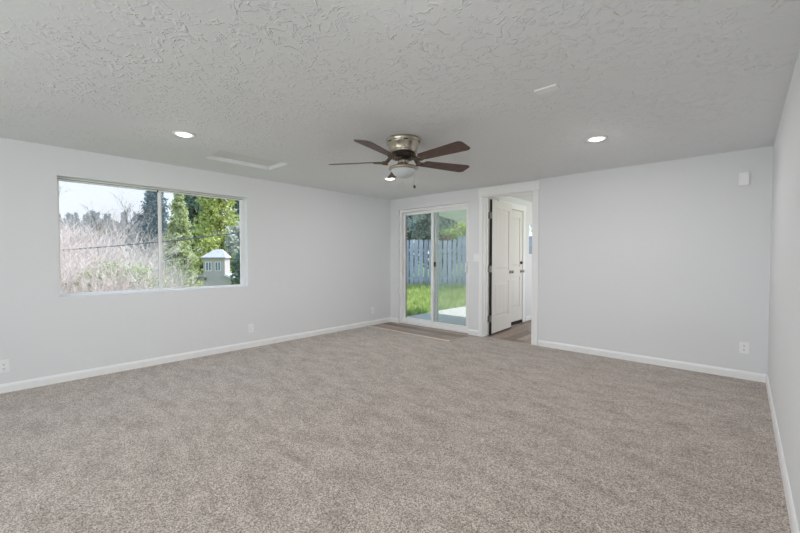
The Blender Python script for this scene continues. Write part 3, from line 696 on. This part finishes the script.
# ------------------------------------------------------------------ plants
def leaf_cloud(P, size, flat=0.0):
    n = len(P); a = rng.normal(size=(n, 3)); a /= np.linalg.norm(a, axis=1)[:, None]
    b = rng.normal(size=(n, 3)); b[:, 2] *= (1 - flat); b = np.cross(a, b); b /= np.linalg.norm(b, axis=1)[:, None] + 1e-9
    s = size * (0.6 + 0.8 * rng.random(n))[:, None]
    V = np.stack([P - a * s, P + b * s * 0.45, P + a * s, P - b * s * 0.45], 1).reshape(-1, 3)
    return V, np.arange(n * 4).reshape(-1, 4)
def conifer(name, base, H, Rb, mat, n, leaf, label, group=None, cat='tree', layers=None, trunk=0.02):
    t = tag(empty(name, base), label, cat, group)
    bm = bmesh.new(); tube(bm, [(0, 0, 0), (0.02 * H * 0.2, 0, H * 0.5), (0, 0, H * 0.97)], [H * trunk, H * trunk * 0.6, H * 0.003], 7); link('trunk', bm, M['bark'], t)
    L = layers or int(10 + H * 1.1)
    # boughs: each a drooping spray of needles
    pts = []; nb = L * 7
    for q in range(nb):
        h = (q + random.random()) / nb; h = h ** 0.85; z = H * (0.06 + 0.92 * h); rr = Rb * (1 - h) ** 0.8 * random.uniform(0.65, 1.1) + 0.05 * Rb
        a = random.random() * 2 * PI; m_ = max(6, int(n / nb * (0.4 + 1.3 * (1 - h))))
        s = rng.random(m_) ** 0.7; sp = 0.16 * rr + 0.02 * H
        x = s * rr; droop = -0.22 * rr * s ** 2 + 0.04 * rr
        y = rng.normal(size=m_) * sp * (0.35 + 0.6 * s) * 0.6; zz = z + droop + rng.normal(size=m_) * sp * 0.35
        pts.append(np.stack([x * math.cos(a) - y * math.sin(a), x * math.sin(a) + y * math.cos(a), zz], -1))
    V, F = leaf_cloud(np.concatenate(pts), leaf, 0.3); np_mesh('foliage', V, F, mat, t)
    return t
def bushy(name, base, rx, rz, mat, n, leaf, label, group=None, cat='shrub', clumps=26, lift=0.9, stem=M['bark']):
    t = tag(empty(name, base), label, cat, group)
    pts = []; cs = []
    for q in range(clumps):
        v = Vector((random.gauss(0, 1), random.gauss(0, 1), random.gauss(0, 1))).normalized() * random.uniform(0.35, 0.85)
        c = np.array([v.x * rx, v.y * rx, rz * lift + v.z * rz]); cs.append(c); s = random.uniform(0.22, 0.40)
        m_ = n // clumps; d = rng.normal(size=(m_, 3)); d /= np.linalg.norm(d, axis=1)[:, None]; d *= (0.7 + 0.4 * rng.random(m_))[:, None]
        pts.append(c + d * np.array([rx * s, rx * s, rz * s * 0.8]))
    V, F = leaf_cloud(np.concatenate(pts), leaf); np_mesh('foliage', V, F, mat, t)
    bm = bmesh.new()
    for c in cs[::3]: tube(bm, [(0, 0, -0.1), (c[0] * 0.4, c[1] * 0.4, c[2] * 0.45), tuple(c)], [0.045 * rz ** 0.5, 0.03 * rz ** 0.5, 0.01], 5)
    link('stems', bm, stem, t)
    return t
def bare_mesh(H, spread, seed, depth=5, kids=4, thick=0.02, nstem=1):
    r_ = random.Random(seed); Vs = []; Fs = []
    def seg(p, q, r0, r1):
        d = (q - p).normalized(); u = d.orthogonal().normalized(); v = d.cross(u); b0 = len(Vs)
        for c, rr in ((p, r0), (q, r1)):
            for k in range(3): Vs.append(c + (u * math.cos(2.094 * k) + v * math.sin(2.094 * k)) * rr)
        for k in range(3): Fs.append((b0 + k, b0 + (k + 1) % 3, b0 + 3 + (k + 1) % 3, b0 + 3 + k))
    def grow(p, d, L, rad, lv):
        a = p; dd = d.copy(); steps = 3
        nodes = []
        for s in range(steps):
            dd = (dd + Vector((r_.gauss(0, .13), r_.gauss(0, .13), r_.gauss(0.03, .08)))).normalized(); b_ = a + dd * L / steps
            seg(a, b_, rad * (1 - s / steps * 0.5), rad * (1 - (s + 1) / steps * 0.5)); a = b_; nodes.append((a.copy(), dd.copy()))
        if lv == 0: return
        for k in range(kids):
            q, dq = nodes[r_.choice((0, 1, 1, 2, 2))]
            ax = Vector((r_.gauss(0, 1), r_.gauss(0, 1), r_.gauss(0, .5))).normalized()
            nd = (dq + ax * spread * r_.uniform(0.6, 1.2)).normalized()
            grow(q, nd, L * r_.uniform(0.55, 0.8), max(rad * 0.52, 0.0055), lv - 1)
    for s in range(nstem):
        d0 = Vector((r_.gauss(0, .25) * (nstem > 1), r_.gauss(0, .25) * (nstem > 1), 1)).normalized()
        grow(Vector((r_.gauss(0, .15), r_.gauss(0, .15), 0)) * (nstem > 1), d0, H * 0.42, thick * H, depth - 1)
    return np.array([tuple(v) for v in Vs]), np.array(Fs)
def at(px_, py_, X):
    """world point on the plane x = X along the line of sight of a photo position (used to read off real positions)"""
    p_ = R(1.485); f = Vector((FWD.x * math.cos(p_), FWD.y * math.cos(p_), -math.sin(p_))); u = RGT.cross(f)
    d = f + RGT * ((px_ - 400) / 375.05) + u * ((266.5 - py_) / 375.05); return CAM + d * ((X - CAM.x) / d.x)
def gz(x, y): return float(ground_z(np.array(x), np.array(y)))

# beyond the left window
hm = bpy.data.materials.new('haze'); hm.use_nodes = True; hn = hm.node_tree; hn.nodes.clear()
ho = hn.nodes.new('ShaderNodeOutputMaterial'); hv = hn.nodes.new('ShaderNodeVolumeScatter'); hv.inputs['Color'].default_value = (0.93, 0.96, 1.0, 1); hv.inputs['Density'].default_value = 0.014
hn.links.new(hv.outputs[0], ho.inputs['Volume'])
tag(bxo('haze', -103, -54, -60, 90, -16, 45, hm), 'thin bright haze over the far valley', 'haze', kind='stuff')
def con_at(px_, top_y, X, half_px, *a, **k):
    tp = at(px_, top_y, X); b = gz(tp.x, tp.y); dist = (tp - CAM).dot(FWD); return conifer(a[0], (tp.x, tp.y, b), tp.z - b, half_px * dist / 375.05, *a[1:], **k)
con_at(178, 186, -29, 27, 'conifer_tree', M['conA'], 15000, 0.15, 'yellow green conifer just right of the window\'s centre bar')
con_at(194, 140, -48, 34, 'conifer_tree', M['conB'], 12000, 0.26, 'dark green conifer behind the yellow green one')
con_at(219, 138, -42, 42, 'pine_tree', M['conC'], 12000, 0.24, 'bright green pine tree behind the small tower house', layers=16, trunk=0.01)
con_at(246, 150, -50, 36, 'conifer_tree', M['conB'], 8000, 0.26, 'dark conifer at the right edge of the window view')
con_at(154, 150, -60, 24, 'conifer_tree', M['conD'], 10000, 0.24, 'blue green conifer just left of the window\'s centre bar')
tp = at(244, 264, -22); bushy('evergreen_shrub', (tp.x, tp.y, tp.z - 3.2), 0.9, 2.2, M['conB'], 3500, 0.12, 'grey green leafy shrub beside the tower house at the window\'s right edge', lift=1.3)
tp = at(236, 238, -38); bushy('pale_shrub', (tp.x, tp.y, tp.z - 3.0), 1.5, 2.2, M['olive'], 3000, 0.16, 'pale leafy tree behind the tower house roof', cat='tree', lift=1.2)
for (a_, b_, X, rx, rz, lab) in ((118, 283, -12, 1.1, 1.0, 'green leafy bush low in the left window pane, in front of bare twigs'),
                                 (140, 287, -13, 1.0, 0.9, 'green leafy bush at the foot of the window\'s centre bar'),
                                 (90, 291, -11.5, 0.8, 0.7, 'smaller green bush low in the left window pane')):
    tp = at(a_, b_, X); bushy('green_bush', (tp.x, tp.y, tp.z - rz * 0.9), rx, rz, M['shrub'], 3600, 0.06, lab, group='green bushes below the window')
variants = []
for s in range(4):
    V, F = bare_mesh(6.0, 0.85, 40 + s, depth=5, kids=5, thick=0.008, nstem=3); o = np_mesh('bare_tree', V, F, (M['twig'], M['twig2'])[s % 2]); variants.append(o)
k = 0
for X, y_top, n_b in ((-9.5, 250, 5), (-13, 236, 6), (-17.5, 226, 6), (-23, 219, 6)):
    for q in range(n_b):
        px_ = 26 + (70 if X > -15 else 78) * (q + random.uniform(0.2, 0.8)) / n_b; tp = at(px_, y_top + random.uniform(-6, 10), X + random.uniform(-1, 1))
        o = variants[k] if k < 4 else variants[k % 4].copy()
        if k >= 4: COL.objects.link(o)
        b = gz(tp.x, tp.y); s = max(0.5, (tp.z - b) / 6.2); o.location = (tp.x, tp.y, b); o.scale = (s, s, s); o.rotation_euler = (0, 0, random.random() * 6.28)
        tag(o, 'bare pale branching tree in the twiggy thicket of the left window pane', 'tree', 'bare trees of the thicket'); k += 1
tp = at(160, 280, -20); o = variants[1].copy(); COL.objects.link(o); b = gz(tp.x, tp.y); o.location = (tp.x, tp.y, b); o.scale = (0.5,) * 3; tag(o, 'bare twiggy tree at the foot of the yellow green conifer', 'tree', 'bare trees of the thicket')
V, F = bare_mesh(11, 0.55, 91, depth=6, kids=4, thick=0.013); o = np_mesh('tall_bare_tree', V, F, M['bark']); tp = at(100, 184, -60); b = gz(tp.x, tp.y); o.location = (tp.x, tp.y, b); s = (tp.z - b) / 11; o.scale = (s, s, s)
tag(o, 'tall thin bare tree standing up against the pale sky', 'tree')
# far forest: one conifer after another along the ridge
proto = None
for q in range(64):
    px_ = 46 + 118 * (q + random.random()) / 64; X = -random.uniform(105, 160)
    tp = at(px_, 217 - 2 * math.sin(px_ * 0.09) + random.uniform(-6, 8) - (4 if px_ > 120 else 0), X)
    if proto is None:
        proto = conifer('forest_conifer', (0, 0, 0), 20, 2.0, M['forest'], 900, 0.42, 'distant hazy conifer in the forest ridge line', 'forest conifers on the ridge', layers=8); o = proto
    else: o = copy_tree(proto)
    b = gz(tp.x, tp.y); s = max(0.3, (tp.z - b) / 20); o.location = (tp.x, tp.y, b); o.scale = (s, s, s); o.rotation_euler = (0, 0, random.random() * 6)
# utility cable
A, B = at(30, 252.3, -14), at(262, 229.5, -14)
bm = bmesh.new(); tube(bm, [tuple(A.lerp(B, s) - Vector((0, 0, 0.10 * 4 * s * (1 - s)))) for s in np.linspace(0, 1, 15)], 0.024, 6); bmx = link('utility_cable', bm, M['cable'])
tag(bmx, 'dark utility cable slung across the window view', 'cable')

# tower house
hp = at(214, 258, -34); t = tag(empty('tower_house', (hp.x, hp.y, 0), R(-38)), 'small beige house with a square roofed tower outside the window', 'house')
bm = bmesh.new(); box(bm, -1.8, 0, -1.0, 1.0, -0.9, 1.12); link('tower_wall', bm, M['stucco'], t)
bm = bmesh.new()
ev = [(-2.0, -1.2), (0.24, -1.2), (0.24, 1.12), (-2.0, 1.12)]; lo = [bm.verts.new((x, y, 1.08)) for x, y in ev]; md = [bm.verts.new((x, y, 1.17)) for x, y in ev]
rg = [bm.verts.new((-0.9, -0.15, 1.98)), bm.verts.new((-0.9, 0.6, 1.98))]
bm.faces.new(lo[::-1])
for i in range(4): bm.faces.new((lo[i], lo[(i + 1) % 4], md[(i + 1) % 4], md[i]))
bm.faces.new((md[1], md[2], rg[1], rg[0])); bm.faces.new((md[3], md[0], rg[0], rg[1])); bm.faces.new((md[0], md[1], rg[0])); bm.faces.new((md[2], md[3], rg[1]))
bmesh.ops.recalc_face_normals(bm, faces=bm.faces); link('tower_roof', bm, M['roof'], t)
for y in (-0.52, 0.36):
    bm = bmesh.new(); fr(bm, y - 0.28, y + 0.28, -0.20, 0.72, 0.06, 0.06, 0.06, 0.06, -0.05, 0.03, 0)
    box(bm, y - 0.03, y + 0.03, -0.04, 0.02, -0.2, 0.72)
    o = link('window', bm, M['wtrim'], t); o.rotation_euler = (0, 0, R(90)); o.location = (0.0, 0, 0)
    bm = bmesh.new(); box(bm, y - 0.24, y + 0.24, -0.03, 0.0, -0.16, 0.68); link('pane', bm, M['pane_dark'], o)
bm = bmesh.new()
pr = [(-3.4, -5.5), (-3.4, -2.35), (-1.0, -0.55), (1.0, -0.62), (3.6, -1.75), (3.6, -5.5)]
prism(bm, [(y, z) for y, z in pr], -5.0, -0.02, Matrix(((0, 0, 1, 0), (1, 0, 0, 0), (0, 1, 0, 0), (0, 0, 0, 1)))); link('wall', bm, M['stucco'], t)
def slab(name, p0, p1, th, x0, x1, mat):
    bm = bmesh.new(); n = Vector((-(p1[1] - p0[1]), p1[0] - p0[0])).normalized() * th
    if n.y < 0: n = -n
    pl = [p0, p1, (p1[0] + n.x, p1[1] + n.y), (p0[0] + n.x, p0[1] + n.y)]
    prism(bm, pl, x0, x1, Matrix(((0, 0, 1, 0), (1, 0, 0, 0), (0, 1, 0, 0), (0, 0, 0, 1)))); return link(name, bm, mat, t)
slab('roof', (-3.9, -2.72), (-1.0, -0.55), 0.14, -5.2, 0.22, M['roof']); slab('rake_board', (-3.9, -2.78), (-1.0, -0.61), 0.20, 0.22, 0.27, M['rake'])
slab('roof', (1.0, -0.62), (4.0, -1.92), 0.14, -5.2, 0.30, M['roof']); slab('rake_board', (1.0, -0.64), (4.0, -1.94), 0.10, 0.30, 0.34, M['wtrim'])
bm = bmesh.new(); box(bm, -0.02, 0.06, -0.92, -0.74, -1.12, -0.86); link('vent', bm, M['rake'], t)

# behind the fence
def behind(lat, d, rx, rz, mat, n, leaf, label, cat='shrub', base=0.0, name='shrub', lift=0.9):
    p_ = CAM + FWD * d + RGT * lat; bushy(name, (p_.x, p_.y, base), rx, rz, mat, n, leaf, label, group='shrubs and trees behind the fence', cat=cat, lift=lift)
behind(0.3, 16.0, 1.7, 2.9, M['olive'], 4400, 0.13, 'grey green leafy tree behind the left part of the fence', 'tree', 0.2, 'leafy_tree', 1.0)
behind(2.1, 16.6, 1.7, 3.1, M['olive'], 4400, 0.13, 'silvery leafy tree behind the middle of the fence', 'tree', 0.2, 'leafy_tree', 1.0)
behind(4.3, 17.2, 1.8, 3.0, M['olive'], 3600, 0.13, 'silvery leafy tree behind the right part of the fence', 'tree', 0.2, 'leafy_tree', 1.0)
behind(-1.9, 16.4, 1.6, 2.4, M['olive'], 3600, 0.13, 'grey green leafy tree behind the far left end of the fence', 'tree', 0.2, 'leafy_tree', 1.0)
behind(1.72, 14.4, 0.32, 0.26, M['russet'], 900, 0.04, 'reddish brown bush peeking over the fence top', 'shrub', 1.6)
behind(2.55, 14.8, 0.9, 0.45, M['lime'], 2600, 0.06, 'lime green sunlit bush above the right part of the fence', 'shrub', 1.75)
behind(2.0, 24, 4.0, 2.8, M['conD'], 6000, 0.2, 'tall dark tree far behind the fence', 'tree', 0.5, 'leafy_tree')
behind(-2.0, 26, 3.0, 2.2, M['conD'], 4000, 0.2, 'bluish tree far beyond the left end of the fence', 'tree', 0.2, 'leafy_tree')
